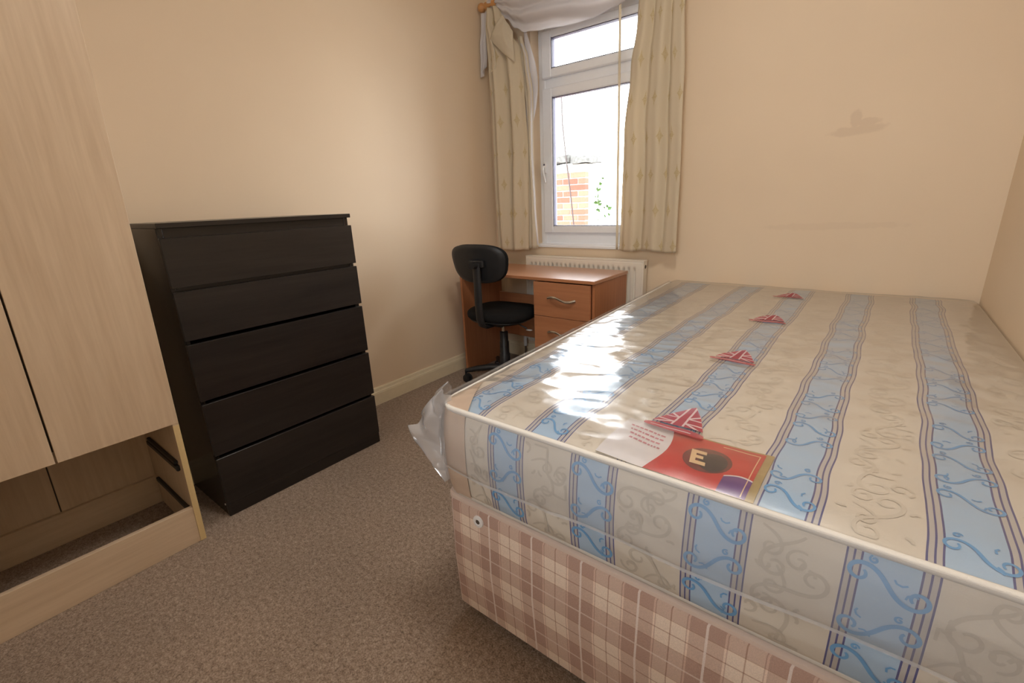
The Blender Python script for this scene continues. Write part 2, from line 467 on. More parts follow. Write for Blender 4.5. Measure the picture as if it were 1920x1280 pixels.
struct('wall_far', wf, 'wall_stain', label='cream painted wall with the window and a brownish smear')

def baseboard(name, along, a0, a1, label):
    prof = [(0, 0), (.018, 0), (.018, .070), (.0165, .074), (.0165, .078), (.013, .082), (.0105, .090), (.0095, .097), (.006, .1035), (0, .1035)]
    v = []; f = []; n = len(prof)
    for a in (a0, a1):
        for d, h in prof: v.append((d, a, h) if along == 'y' else (a, -d, h))
    for i in range(n): f.append((i, (i + 1) % n, n + (i + 1) % n, n + i))
    f += [tuple(range(n)), tuple(range(2 * n - 1, n - 1, -1))]
    struct(name, MB().add(v, f), 'gloss_cream', label=label)
baseboard('baseboard_left', 'y', -3.35, 0, 'cream gloss skirting board along the left wall')
baseboard('baseboard_far', 'x', .018, XR, 'cream gloss skirting board under the window')

# window ------------------------------------------------------------
win = bpy.data.objects.new('window_1', None); COL.objects.link(win); win.location = (.757, .1, WZ0)
ORG['window_1'] = Vector((.757, .1, WZ0)); win['kind'] = 'structure'; win['label'] = 'white plastic casement window with a narrow top light'
FY0, FY1 = .07, .135
def ring(mb, x0, x1, z0, z1, w, y0, y1, bev=.004):
    wl, wr, wb, wt = w
    mb.box(x0, x0 + wl, y0, y1, z0, z1, bev).box(x1 - wr, x1, y0, y1, z0, z1, bev)
    mb.box(x0 + wl, x1 - wr, y0, y1, z0, z0 + wb, bev).box(x0 + wl, x1 - wr, y0, y1, z1 - wt, z1, bev)
    return mb
fr = MB(); ring(fr, WX0, WX1, .835, WZ1, (.05, .05, .075, .055), FY0 + .012, FY1)
fr.box(WX0 + .05, WX1 - .05, FY0 + .012, FY1, 1.80, 1.862, .004)
obj('window_frame', fr, 'upvc', win)
SX0, SX1 = .383, 1.132
def sash(z0, z1, gz0, gz1, gx0, gx1):
    so = obj('sash', ring(MB(), SX0, SX1, z0, z1, (gx0 - SX0, SX1 - gx1, gz0 - z0, z1 - gz1), FY0 - .012, FY0 + .045, .006), 'upvc', win)
    obj('gasket', ring(MB(), gx0 - .004, gx1 + .004, gz0 - .004, gz1 + .004, (.008,) * 4, FY0 - .006, FY0 + .03, 0), 'gasket', so)
    obj('pane', MB().box(gx0 - .003, gx1 + .003, FY0 + .008, FY0 + .012, gz0 - .003, gz1 + .003, 0), 'glass', so)
    return so
low = sash(.908, 1.800, .954, 1.745, .456, 1.06)
sash(1.856, 2.118, 1.908, 2.074, .453, 1.06)
h = MB(); h.box(.392, .412, FY0 - .026, FY0 - .010, 1.295, 1.365, .005, 2)
h.tube([(.402, FY0 - .024, 1.335), (.402, FY0 - .045, 1.330), (.408, FY0 - .05, 1.30), (.425, FY0 - .048, 1.235)], [.009, .009, .008, .006], 10)
obj('handle', h, 'white_plastic', low, smooth=True)
obj('keyhole', MB().lathe([(.0001, -.001), (.006, -.001), (.006, .002), (.0001, .002)], (.402, FY0 - .027, 1.348), 1, 12), 'gasket', low)
obj('sill', MB().box(WX0 - .0, WX1 + .0, -.014, FY0 + .012, WZ0 - .004, .838, .005, 2), 'upvc', win)

# ------------------------------------------------------------------ outside the window
struct('ground', MB().box(-9, 9, .26, 14, -.25, -.15, 0), 'ground', label='pale paving of the yard outside')
gw = thing('garden_wall', 'red brick garden wall end seen through the window', 'brick wall', (-1.3, 2.85, -.15))
obj('mortar_core', MB().box(-2.05, -.797, 2.757, 2.96, -.15, 1.455, 0), 'mortar', gw)
obj('top_bed', MB().box(-2.05, -.79, 2.75, 2.97, 1.455, 1.545, .004), 'mortar', gw)
bme = bpy.data.meshes.new('brick')
t = MB().box(-.1075, .1075, -.05, .05, -.0325, .0325, .004); bme.from_pydata(t.v, [], t.f); bme.materials.append(MAT['brick'])
hme = bpy.data.meshes.new('half_brick')
t = MB().box(-.05, .05, -.05, .05, -.0325, .0325, .004); hme.from_pydata(t.v, [], t.f); hme.materials.append(MAT['brick'])
for r in range(21):
    z = 1.415 - r * .0755; x = -.795
    k = 0
    while x > -1.95:
        half = (k == 0 and r % 2 == 1)
        w = .10 if half else .215
        if x - w < -2.06: break
        b = link('brick', hme if half else bme, gw)
        b.location = Vector((x - w / 2, 2.80 + random.uniform(-.003, .003), z)) - ORG[gw.name]
        x -= w + .010; k += 1
for i, (x0, x1, dz, dy) in enumerate([(-2.0, -1.27, .01, 0), (-1.25, -.98, .015, -.02), (-.96, -.70, -.005, .01)]):
    bm = bmesh.new(); bmesh.ops.create_cube(bm, size=1); bmesh.ops.subdivide_edges(bm, edges=bm.edges[:], cuts=4, use_grid_fill=True)
    for v in bm.verts:
        p = Vector(((x0 + x1) / 2 + v.co.x * (x1 - x0), 2.83 + dy + v.co.y * .34, 1.595 + dz + v.co.z * .075))
        q = noise.noise_vector(p * 9) * .022; v.co = p + q
    mb = MB(); mb.addbm(bm); obj('coping_stone', mb, 'stone', gw, smooth=True)
tag(obj('cable', MB().tube([(-1.06, 2.62, 2.45), (-1.04, 2.62, 2.0), (-.99, 2.62, 1.6), (-.93, 2.62, 1.2), (-.88, 2.62, .8), (-.85, 2.62, .3), (-.84, 2.62, -.15)], .009, 6), 'cable', loc=(-.84, 2.62, -.15), smooth=True),
    'thin dark cable hanging in front of the garden wall', 'cable')
pv = thing('creeper_plant', 'small green creeper at the edge of the garden wall', 'plant', (-.70, 2.9, -.15))
obj('stem', MB().tube([(-.70, 2.9, -.15), (-.69, 2.88, .5), (-.66, 2.87, .95), (-.69, 2.86, 1.36)], [.008, .007, .005, .003], 6), 'leaf', pv)
for k in range(22):
    z = random.uniform(.9, 1.38); x = max(-.67, -.66 + random.uniform(-.07, .10) - (z - 1.1) * .18); y = 2.86 + random.uniform(-.05, .05)
    a = random.uniform(0, 2 * PI); L = random.uniform(.05, .085); tl = random.uniform(-.5, .5)
    d = Vector((math.cos(a), math.sin(a) * .6, tl)).normalized(); s = d.cross(Vector((0, 1, .3))).normalized()
    c = Vector((x, y, z)); n_ = d.cross(s) * .006
    obj('leaf', MB().add([c, c + d * L * .5 + s * L * .35 + n_, c + d * L, c + d * L * .5 - s * L * .35 + n_, c + d * L * .5 - n_], [(0, 1, 4), (1, 2, 4), (2, 3, 4), (3, 0, 4)]), 'leaf', pv, fix=False)

# ------------------------------------------------------------------ wardrobe
WF, WY1 = .448, -2.262              # front plane, side by the chest of drawers
WY0, WH = -2.866, 1.93
wr = thing('wardrobe', 'tall pale maple two-door wardrobe with both bottom drawers missing', 'wardrobe', (.224, -2.564, 0))
def rack(mb):                       # the carcass has racked a little out of square towards the chest
    mb.v = [(x, y + .0235 * (z - .22), z) for x, y, z in mb.v]; return mb
T = .018
sp_ = obj('side_panel', rack(MB().box(.02, WF - .001, WY1 - T, WY1, 0, WH, .001)), 'maple_v', wr)
obj('edging', rack(MB().box(WF - .0012, WF, WY1 - T, WY1, .001, .452, .0003)), 'maple_edge', sp_)
obj('side_panel', rack(MB().box(.02, WF, WY0, WY0 + T, 0, WH, .001)), 'maple_v', wr)
obj('top_panel', rack(MB().box(.02, WF, WY0, WY1, WH, WH + T, .001)), 'maple_h', wr)
obj('bottom_shelf', rack(MB().box(.03, WF - .022, WY0 + T, WY1 - T, .470, .488, .001)), 'maple_h', wr)
MID = -2.564
obj('back_panel', rack(MB().box(.022, .026, MID + .002, WY1 - T, .10, WH, .0005)), 'maple_v', wr)
obj('back_panel', rack(MB().box(.022, .026, WY0 + T, MID - .002, .10, WH, .0005)), 'maple_v', wr)
obj('back_strip', rack(MB().box(.019, .0215, MID - .02, MID + .02, .10, WH, .0005)), 'dark_slot', wr)
obj('rear_rail', rack(MB().box(.030, .045, WY0 + T, WY1 - T, .0, .118, .001)), 'maple_h', wr)
obj('plinth', rack(MB().box(WF - .020, WF - .002, WY0 + T, WY1 - T, 0, .139, .001)), 'maple_h', wr)
obj('door', rack(MB().box(WF - .018, WF, MID + .0025, WY1, .458, WH + T - .002, .001)), 'maple_v', wr)
obj('door', rack(MB().box(WF - .018, WF, WY0, MID - .0025, .458, WH + T - .002, .001)), 'maple_v', wr)
obj('door_gap_strip', rack(MB().box(WF - .030, WF - .0185, MID - .02, MID + .02, .488, WH, .0005)), 'dark_slot', wr)  # dark strip behind the gap between the doors
for z, dbl in ((.285, True), (.124, False)):
    for side in (-1, 1):
        ya, yb_ = (WY1 - T - .011, WY1 - T) if side > 0 else (WY0 + T, WY0 + T + .011)
        mb = MB().box(.085, .41, ya, yb_, z - .008, z + .008, .002)
        mb.box(.40, .416, ya, yb_, z - .011, z + .011, .003)
        if dbl: mb.box(.10, .405, ya, yb_, z + .014, z + .026, .002)
        obj('drawer_runner', rack(mb), 'black_plastic', wr)

# ------------------------------------------------------------------ chest of drawers
CF, CY0, CY1, CH = .3936, -2.1647, -1.4584, 1.1023
ch = thing('chest_of_drawers', 'tall black-brown chest of five wide handleless drawers', 'chest of drawers', (.2, -1.81, 0))
obj('top_panel', MB().box(.02, CF, CY0, CY1, CH - .016, CH, .001), 'black_h', ch)
for y0 in (CY0 + .002, CY1 - .018 - .004):
    obj('side_panel', MB().box(.022, CF - .020, y0, y0 + .018, 0, CH - .016, .001), 'black_v', ch)
obj('back_panel', MB().box(.022, .026, CY0 + .02, CY1 - .022, .02, CH - .016, 0), 'black_v', ch)
obj('top_rail', MB().box(CF - .06, CF - .022, CY0 + .02, CY1 - .022, CH - .06, CH - .016, .001), 'black_h', ch)
obj('plinth', MB().box(CF - .020, CF - .003, CY0 + .001, CY1 - .003, 0, .058, .001), 'black_h', ch)
zs = [(.052, .252), (.262, .473), (.483, .698), (.708, .881), (.891, 1.058)]
for i, (a, b) in enumerate(zs):
    d = obj('drawer', MB().box(CF - .019, CF - .001, CY0 + .001, CY1 - .001, a, b - .004, .0012), 'black_h', ch)
    obj('drawer_box', MB().box(.06, CF - .0192, CY0 + .032, CY1 - .034, a + .02, b - .05, .001), 'black_h', d)
obj('edge_peg', MB().lathe([(.0001, -.001), (.004, -.001), (.004, .001), (.0001, .001)], (CF - .028, CY0 + .001, .045), 1, 10), 'white_plastic', ch)
obj('cross_strip', MB().box(CF - .04, CF - .024, CY0 + .02, CY1 - .022, .87, .90, 0), 'black_h', ch)

# ------------------------------------------------------------------ desk
DX0, DX1, DYF, DYB, DZ = .092, 1.079, -.52, -.098, .707
dk = thing('desk', 'small orange beech desk with a drawer pedestal under the window', 'desk', (.58, -.31, 0))
obj('desktop', MB().box(DX0 - .006, DX1, DYF, DYB, DZ - .018, DZ, .002), 'cherry_x', dk)
obj('side_panel', MB().box(DX0, DX0 + .016, DYF + .012, DYB, 0, DZ - .018, .001), 'cherry_z', dk)
obj('modesty_panel', MB().box(DX0 + .016, .69, DYB - .03, DYB - .014, .20, .505, .001), 'cherry_x', dk)
PX0 = .688
for x in (PX0, DX1 - .022):
    obj('pedestal_side', MB().box(x, x + .016, DYF + .020, DYB - .002, 0, DZ - .018, .001), 'cherry_z', dk)
obj('pedestal_back', MB().box(PX0 + .016, DX1 - .022, DYB - .012, DYB - .004, .06, DZ - .018, .0005), 'cherry_z', dk)
obj('pedestal_plinth', MB().box(PX0 + .016, DX1 - .022, DYF + .05, DYF + .066, 0, .075, .001), 'cherry_x', dk)
for i in range(3):
    z1 = .682 - i * .200; z0 = z1 - .197
    dr = obj('drawer', MB().box(PX0, DX1 - .0245, DYF + .002, DYF + .0185, z0, z1, .0012), 'cherry_x', dk)
    hz = z1 - .088
    pts = []
    for k in range(13):
        u = k / 12; pts.append((.790 + .178 * u, DYF + .002 - .004 - .020 * math.sin(PI * u) ** .8, hz + .010 * math.sin(2 * PI * u)))
    hb = MB().tube(pts, [.0065 + .002 * abs(math.cos(PI * k / 12)) for k in range(13)], 10)
    obj('handle', hb, 'chrome', dr, smooth=True)

# ------------------------------------------------------------------ radiator
rd = thing('radiator', 'white panel radiator below the window behind the desk', 'radiator', (.74, -.05, .15))
RX0, RX1, RZ0, RZ1, RYF, RYB = .316, 1.166, .15, .764, -.076, -.024
fl = MB(); pitch = .0338; n = int((RX1 - RX0 - .05) / pitch); x0 = RX0 + .03
def rad_y(u, v):
    x = RX0 + .012 + u * (RX1 - RX0 - .024); z = RZ0 + .012 + v * (RZ1 - RZ0 - .018)
    k = ((x - x0) / pitch) % 1.0
    e = min(1, max(0, (z - RZ0 - .05) / .02)) * min(1, max(0, (.722 - z) / .014))
    inside = 1 if x0 < x < x0 + n * pitch else 0
    g = 1 if .32 < k < .68 else (max(0, 1 - min(abs(k - .32), abs(k - .68)) / .10))
    return (x, RYF + .017 * g * e * inside, z)
fl.grid(rad_y, 300, 60)
fp = obj('front_panel', fl, 'rad', rd, smooth='all', fix=False)
solid(fp, .0015)
obj('back_panel', MB().box(RX0 + .012, RX1 - .012, RYB - .006, RYB, RZ0 + .012, RZ1 - .012, .001), 'rad', rd)
obj('top_grille', MB().box(RX0, RX1, RYF - .003, RYB, RZ1 - .006, RZ1 + .002, .002, 2), 'rad', rd)
for x in (RX0, RX1 - .012):
    obj('side_cover', MB().box(x, x + .012, RYF - .003, RYB, RZ0 + .01, RZ1 - .004, .003, 2), 'rad', rd)
obj('vent_hole', MB().lathe([(.0001, -.001), (.011, -.001), (.011, .001), (.0001, .001)], (RX1 + .0002, -.052, .728), 0, 14), 'dark_slot', rd)
obj('bottom_rail', MB().box(RX0 + .012, RX1 - .012, RYF + .002, RYB, RZ0 + .004, RZ0 + .016, .002), 'rad', rd)
obj('valve', MB().tube([(RX0 - .045, -.05, .10), (RX0 - .045, -.05, .175)], .013, 12).tube([(RX0 - .045, -.05, .17), (RX0 + .012, -.05, .17)], .008, 10), 'white_plastic', rd, smooth=True)
obj('pipe', MB().tube([(RX0 - .045, -.05, 0), (RX0 - .045, -.05, .105)], .0075, 10), 'pipe', rd, smooth=True)
obj('pipe', MB().tube([(RX1 - .04, -.05, 0), (RX1 - .04, -.05, .16)], .0075, 10), 'pipe', rd, smooth=True)
for x in (RX0 + .15, RX1 - .15):
    obj('wall_bracket', MB().box(x, x + .03, RYB, 0, .25, .60, .001), 'rad', rd)

# ------------------------------------------------------------------ office chair
CC = Vector((.425, -.485, 0)); CR = math.radians(5)
Rz = Matrix.Rotation(CR, 3, 'Z')
oc = thing('office_chair', 'black armless swivel office chair tucked under the desk', 'chair', CC)
def loc2w(mb): mb.v = [tuple(CC + Rz @ Vector(p)) for p in mb.v]; return mb
def sup(a, e): c, s = math.cos(a), math.sin(a); return (math.copysign(abs(c) ** e, c), math.copysign(abs(s) ** e, s))
def pad(rx, ry, prof, n=40, e=.72, taper=0):
    v = []; f = []
    for k, h in prof:
        for i in range(n):
            a = 2 * PI * i / n; c, s = sup(a, e)
            v.append((rx * c * k * (1 - taper * s), ry * s * k, h))
    for j in range(len(prof) - 1):
        for i in range(n): f.append((j * n + i, j * n + (i + 1) % n, (j + 1) * n + (i + 1) % n, (j + 1) * n + i))
    f += [tuple(range(n))[::-1], tuple((len(prof) - 1) * n + k for k in range(n))]
    return MB().add(v, f)
seat = pad(.212, .205, [(.80, .433), (.93, .437), (.985, .450), (1.0, .465), (.985, .481), (.93, .492), (.78, .498), (.45, .496), (.1, .494)])
seat.v = [(x, y + .01, z - .018 * max(0, (y - .1) / .1) ** 2) for x, y, z in seat.v]
obj('seat', loc2w(seat), 'black_fabric', oc, smooth=True)
obj('seat_shell', loc2w(pad(.19, .185, [(.5, .415), (.9, .420), (1.0, .434), (.98, .440)])), 'black_plastic', oc, smooth=True)
def backpad(off0, off1, s):
    mb = pad(.190 * s, .112 * s, [(.80, off0), (.95, off0 + .004), (1.0, (off0 + off1) / 2), (.95, off1 - .005), (.8, off1), (.3, off1)], e=.68, taper=-.10)
    out = []
    for x, y, z in mb.v:      # local: x across, y up, z forward; curved round the sitter and leaning back
        zz = z + .9 * x * x
        out.append((x - .022, -.232 + zz - y * .16, .790 + y))
    mb.v = out; return mb
bk = obj('backrest', loc2w(backpad(.012, .05, 1.0)), 'black_fabric', oc, smooth=True)
obj('back_shell', loc2w(backpad(-.002, .016, .985)), 'black_plastic', bk, smooth=True)
obj('back_bracket', loc2w(MB().box(-.05, .05, -.252, -.228, .775, .815, .006, 2)), 'black_plastic', bk)
stem = [(0, -.02, .412), (0, -.12, .410), (0, -.185, .414), (0, -.222, .432), (0, -.240, .47), (0, -.246, .56), (0, -.244, .68), (0, -.247, .80)]
obj('back_stem', loc2w(MB().tube(stem, .013, 12, sx=2.0)), 'black_plastic', oc, smooth=True)
obj('adjust_knob', loc2w(MB().lathe([(.0001, -.018), (.02, -.018), (.022, 0), (.02, .018), (.0001, .018)], (0, -.275, .79), 1, 16)), 'black_plastic', oc, smooth=True)
obj('tilt_box', loc2w(MB().box(-.05, .05, -.09, .08, .388, .418, .006, 2)), 'black_plastic', oc)
obj('gas_lift', loc2w(MB().lathe([(.012, .28), (.012, .40)], (0, 0, 0), 2, 16)), 'chrome', oc, smooth=True)
obj('column_cover', loc2w(MB().lathe([(.034, .085), (.034, .19), (.030, .195), (.030, .27), (.026, .275), (.026, .335), (.022, .338)], (0, 0, 0), 2, 20)), 'black_plastic', oc, smooth=True)
lv = obj('lever', loc2w(MB().tube([(.04, .0, .402), (.10, .015, .395), (.155, .03, .365)], .005, 8)), 'black_plastic', oc, smooth=True)
obj('lever_paddle', loc2w(pad(.021, .012, [(.6, -.003), (1, -.001), (1, .001), (.6, .003)], 20)), 'white_plastic', lv, smooth=True)
pd = [o for o in bpy.data.objects if o.name == 'lever_paddle'][0]
q = Rz @ Vector((.168, .034, .357)); pd.location = q
obj('hub', loc2w(MB().lathe([(.02, .07), (.045, .075), (.045, .105), (.036, .125)], (0, 0, 0), 2, 20)), 'black_plastic', oc, smooth=True)
A0 = math.radians(213) - CR
for k in range(5):
    a = A0 + k * 2 * PI / 5; c, s = math.cos(a), math.sin(a)
    pts = [(c * r, s * r, z) for r, z in ((.02, .098), (.10, .098), (.19, .088), (.262, .074))]
    obj('base_arm', loc2w(MB().tube(pts, [.024, .021, .018, .014], 10, sx=1.0)), 'black_plastic', oc, smooth=True)
    b = a + [.9, 2.2, 4.0, 5.3, 1.4][k]
    ax = Vector((math.cos(b), math.sin(b), 0)); cp = Vector((c * .262, s * .262, 0)) + Vector((-ax.y, ax.x, 0)) * .012
    cs = MB().tube([(c * .262, s * .262, .045), (c * .262, s * .262, .080)], .008, 8)
    for w in (-1, 1):
        o_ = cp + ax * (.013 * w) + Vector((0, 0, .025))
        cs.tube([o_ - ax * .009, o_ - ax * .007, o_ + ax * .007, o_ + ax * .009], [.020, .025, .025, .020], 18)
    cs.tube([cp - ax * .014 + Vector((0, 0, .040)), cp + ax * .014 + Vector((0, 0, .040))], .016, 12)
    obj('castor', loc2w(cs), 'black_plastic', oc, smooth=True)

# ------------------------------------------------------------------ divan base
YB, BXR, YH = -1.952, 2.583, -.012
def xl(y): return 1.405 - .0455 * (y - YB)
ZD0, ZD1 = .036, .403
dv = thing('divan_base', 'beige and brown plaid fabric divan bed base', 'bed base', (1.98, -.98, 0))
dm = MB()
def prism(zlist):
    """stacked rounded-corner outlines of the bed footprint: (z, inset)"""
    rings = []
    for z, ins in zlist:
        r = max(.004, .030 - ins); ring_ = []
        cs_ = [(xl(YB) + ins, YB + ins, PI), (BXR - ins, YB + ins, 1.5 * PI), (BXR - ins, YH - ins, 0), (xl(YH) + ins, YH - ins, .5 * PI)]
        for (cx, cy, a0), (sx, sy) in zip(cs_, ((1, 1), (-1, 1), (-1, -1), (1, -1))):
            for k in range(7):
                a = a0 + k * PI / 12
                ring_.append((cx + sx * r + r * math.cos(a), cy + sy * r + r * math.sin(a), z))
        rings.append(ring_)
    n = len(rings[0]); v = [p for g in rings for p in g]; f = []
    for j in range(len(rings) - 1):
        for i in range(n): f.append((j * n + i, j * n + (i + 1) % n, (j + 1) * n + (i + 1) % n, (j + 1) * n + i))
    f += [tuple(range(n))[::-1], tuple((len(rings) - 1) * n + k for k in range(n))]
    return MB().add(v, f)
obj('body', prism([(ZD0, .012), (ZD0 + .004, .004), (.20, -.002), (.378, 0), (.385, .002)]), 'plaid', dv, smooth=True)
obj('top_edge', prism([(.3852, .002), (.388, -.002), (.396, -.001), (.4005, .006), (.402, .014), (ZD1, .03)]), 'plaid_tape', dv, smooth=True)
vt = obj('air_vent', MB().lathe([(.0001, -.003), (.007, -.003), (.009, -.0045), (.0155, -.003), (.0165, .001), (.0001, .001)], (1.518, YB - .001, .352), 1, 24), 'white_plastic', dv, smooth=True)
obj('vent_hole', MB().lathe([(.0001, -.0036), (.0062, -.0036), (.0062, -.002), (.0001, -.002)], (1.518, YB - .001, .352), 1, 16), 'dark_slot', vt)
for x, y in ((1.50, YB + .12), (2.46, YB + .12), (1.44, -.95), (2.46, -.95), (1.42, -.14), (2.46, -.14)):
    obj('glide', MB().lathe([(.02, 0), (.026, .004), (.024, .03), (.03, .037)], (x, y, 0), 2, 14), 'black_plastic', dv, smooth=True)

# ------------------------------------------------------------------ mattress
ZT, ZB_ = .658, .404
mt = thing('mattress', 'cream and blue striped damask mattress still wrapped in clear plastic', 'mattress', (1.98, -.98, ZB_))
STR = [1.500, 1.715, 1.935, 2.155, 2.375]
FSTR = [1.625, 1.842, 2.071, 2.292, 2.512]
LN = [.031, .0335, .0395, .042, .048, .0505]
def edges_for(centres, lo, hi, step):
    """sorted break positions with the material of each band"""
    br = []
    for c in centres:
        br += [(c - .0505, 2), (c - .048, 3), (c - .042, 2), (c - .0395, 3), (c - .0335, 2), (c - .031, 1), (c + .031, 2), (c + .0335, 3), (c + .0395, 2), (c + .042, 3), (c + .048, 2), (c + .0505, 0)]
    br = [(lo, 0)] + [b for b in sorted(br) if lo + 1e-4 < b[0] < hi - 1e-4] + [(hi, 0)]
    # clip: first band takes the material in force at lo
    xs, ms = [], []
    for (a, m_), (b, _) in zip(br, br[1:]):
        k = max(1, int(math.ceil((b - a) / step)))
        for i in range(k): xs.append(a + (b - a) * i / k); ms.append(m_)
    xs.append(hi); return xs, ms
X0, X1 = xl(YB), BXR
def top_x(xb, y):
    t = (y - YB) / (YH - YB); f = (X1 - xb) / (X1 - X0); f = max(0, min(1, f))
    i = round((xb - 1.5) / .2187)
    g = min(1, f * 8) * (1 - f ** 8)
    w = .0075 * nz(y * 5.0, i * 7.3) + .004 * nz(y * 11, i * 3.1 + 40)
    return xb + t * (.04 * g - .0884 * f ** 8) + w * g
def edge_d(x, y): return max(0, min(x - xl(y), X1 - x, y - YB, YH - y))
def top_z(x, y):
    e = edge_d(x, y)
    q = .0035 * nz(x * 9, y * 9) + .0018 * nz(x * 22, y * 22, 5)
    return ZT - .012 + .014 * (1 - math.exp(-e / .045)) + q * min(1, e / .04)
def corner(x, y, r=.055):
    """keep points inside the rounded footprint"""
    for cx, cy, sx, sy in ((xl(YB) + r, YB + r, -1, -1), (X1 - r, YB + r, 1, -1), (xl(YH) + r, YH - r, -1, 1), (X1 - r, YH - r, 1, 1)):
        dx, dy = (x - cx) * sx, (y - cy) * sy
        if dx > 0 and dy > 0:
            d = math.hypot(dx, dy)
            if d > r: return cx + sx * dx / d * r, cy + sy * dy / d * r
    return x, y
xs, ms = edges_for(STR, X0, X1, .02)
NR = 150
tp = MB()
for j in range(NR + 1):
    y = YB + (YH - YB) * j / NR
    for xb in xs:
        x, yy = corner(top_x(xb, y), y); tp.v.append((x, yy, top_z(x, yy)))
nc = len(xs)
for j in range(NR):
    for i in range(nc - 1):
        a = j * nc + i; tp.f.append((a, a + 1, a + nc + 1, a + nc)); tp.mi.append(ms[i])
TM = ['tick_cream', 'tick_blue', 'tick_navy', 'tick_braid']
obj('top_panel', tp, TM, mt, smooth='all')
# border: walk round the footprint
ZE = ZT - .012
def bulge(h): return .013 * max(0, math.sin(PI * min(1, max(0, h)))) ** .7
path = []      # x, y, nx, ny, material of the band that starts here
rc = .055
fx, fm = edges_for(FSTR, X0 + rc, X1 - .02, .02)
for i in range(len(fx) - 1, -1, -1): path.append((fx[i], YB, 0, -1, fm[i - 1] if i > 0 else 0))
cx, cy = X0 + rc, YB + rc
for k in range(1, 9):
    a = -PI / 2 - k * PI / 18; path.append((cx + rc * math.cos(a), cy + rc * math.sin(a), math.cos(a), math.sin(a), 0))
sy_, sm = edges_for([YB + .12 + .228 * i for i in range(8)], YB + rc, YH - .02, .03)
for y, m_ in zip(sy_, sm + [0]): path.append((xl(y), y, -1, 0, m_))
for k in range(1, 10): path.append((xl(YH) + .02 + (X1 - .02 - xl(YH)) * k / 10, YH, 0, 1, 0))
for k in range(0, 20): path.append((X1, YH - .02 - (YH - YB - .04) * k / 19, 1, 0, 0))
bd = MB(); NH = 16; npth = len(path)
for j in range(NH + 1):
    hh = j / NH; b = bulge(hh); z = ZB_ + .006 + (ZE - ZB_ - .006) * hh
    for x, y, nx, ny, _ in path:
        k = .1 if (nx > .5 or ny > .5) else 1
        w = .003 * nz(x * 7, y * 7, z * 9) * k
        bd.v.append((x + nx * (b * k + w * (b > 0) * min(1, b / .006)), y + ny * (b * k + w * min(1, b / .006)), z))
for j in range(NH):
    for i in range(npth):
        a = j * npth + i; c = j * npth + (i + 1) % npth
        bd.f.append((a, c, c + npth, a + npth)); bd.mi.append(path[i][4])
bd.f.append(tuple(range(npth))); bd.mi.append(0)
obj('border', bd, TM, mt, smooth='all')
def outline(z, out):
    return [(x + nx * out, y + ny * out, z) for x, y, nx, ny, _ in [q for q in path if q[2] < .5 and q[3] < .5][::2]]
obj('piping', MB().tube(outline(ZE + .001, -.001), .0075, 8), 'tape', mt, smooth='all')
obj('piping', MB().tube(outline(ZB_ + .009, -.003), .0065, 8), 'tape', mt, smooth='all')

# printed motifs: ribbons lying on the ticking
def cornu(T=1.95, n=40):
    pts = []; x = y = 0.0; st = T / n; half = []
    for i in range(n):
        t_ = (i + .5) * st; x += math.cos(PI * t_ * t_ / 2) * st; y += math.sin(PI * t_ * t_ / 2) * st; half.append((x, y))
    return [(-a, -b) for a, b in reversed(half)] + [(0, 0)] + half
def ribbon(mb, pts, w, place):
    """pts in metres on the cloth, w half width, place -> 3D"""
    n = len(pts); o = len(mb.v)
    for i, (a, b) in enumerate(pts):
        p0, p1 = pts[max(0, i - 1)], pts[min(n - 1, i + 1)]
        dx, dy = p1[0] - p0[0], p1[1] - p0[1]; L = math.hypot(dx, dy) or 1
        ww = w * (.45 + .55 * math.sin(PI * min(1, max(0, (i + 1) / (n + 1)))) ** .5)
        for s in (-1, 1): mb.v.append(place(a - dy / L * ww * s, b + dx / L * ww * s))
    for i in range(n - 1):
        a = o + i * 2; mb.f.append((a, a + 1, a + 3, a + 2)); mb.mi.append(0)
def on_top(xb, y):
    x = top_x(xb, y); x, y = corner(x, y); return (x, y, top_z(x, y) + .0009)
def on_front(x, z):
    hh = (z - ZB_ - .006) / (ZE - ZB_ - .006); b = bulge(hh)
    w = .003 * nz(x * 7, YB * 7, z * 9) * min(1, b / .006)
    return (x, YB - b - w - .0012, z)
CN = cornu(2.05, 36)
def tr(pts, sc, rot, cx, cy, fl=1):
    c, s = math.cos(rot), math.sin(rot)
    return [(cx + (a * c - b * fl * s) * sc, cy + (a * s + b * fl * c) * sc) for a, b in pts]
sw = MB(); swf = MB(); sc_ = MB()
CURL = [(.5 * math.cos(t * .35) * (1 - t / 26), .5 * math.sin(t * .35) * (1 - t / 26)) for t in range(22)]
for si, c in enumerate(STR):
    y = YB + .05; k = 0
    while y < YH - .05:
        fl_ = 1 if k % 2 == 0 else -1
        if (k + si) % 6 != 5:
            ribbon(sc_, tr(CN, .039, PI / 2 + .55 * fl_, c + .003, y, fl_), .0024, on_top)
            ribbon(sc_, tr(CURL, .011, k, c - .019 * fl_, y + .030), .0015, on_top)
            for q in (-1, 1): ribbon(sc_, tr([(0, 0), (.5, .25), (1, .1)], .012, 1.2 * q + k, c + .018 * fl_, y + .012 * q), .0014, on_top)
        y += .066; k += 1
for si, c in enumerate(FSTR):
    for k, z in enumerate((.455, .530, .605)):
        fl_ = 1 if k % 2 == 0 else -1
        ribbon(sc_, tr(CN, .047, PI / 2 + .6 * fl_, c, z, fl_), .0032, on_front)
        if z > .44: ribbon(sc_, tr(CURL, .011, k, c - .019 * fl_, z + .030), .0016, on_front)
        for q in (-1, 1): ribbon(sc_, tr([(0, 0), (.5, .25), (1, .1), (1.2, -.3)], .012, 1.2 * q + k, c + .020 * fl_, z + .010 * q), .0015, on_front)
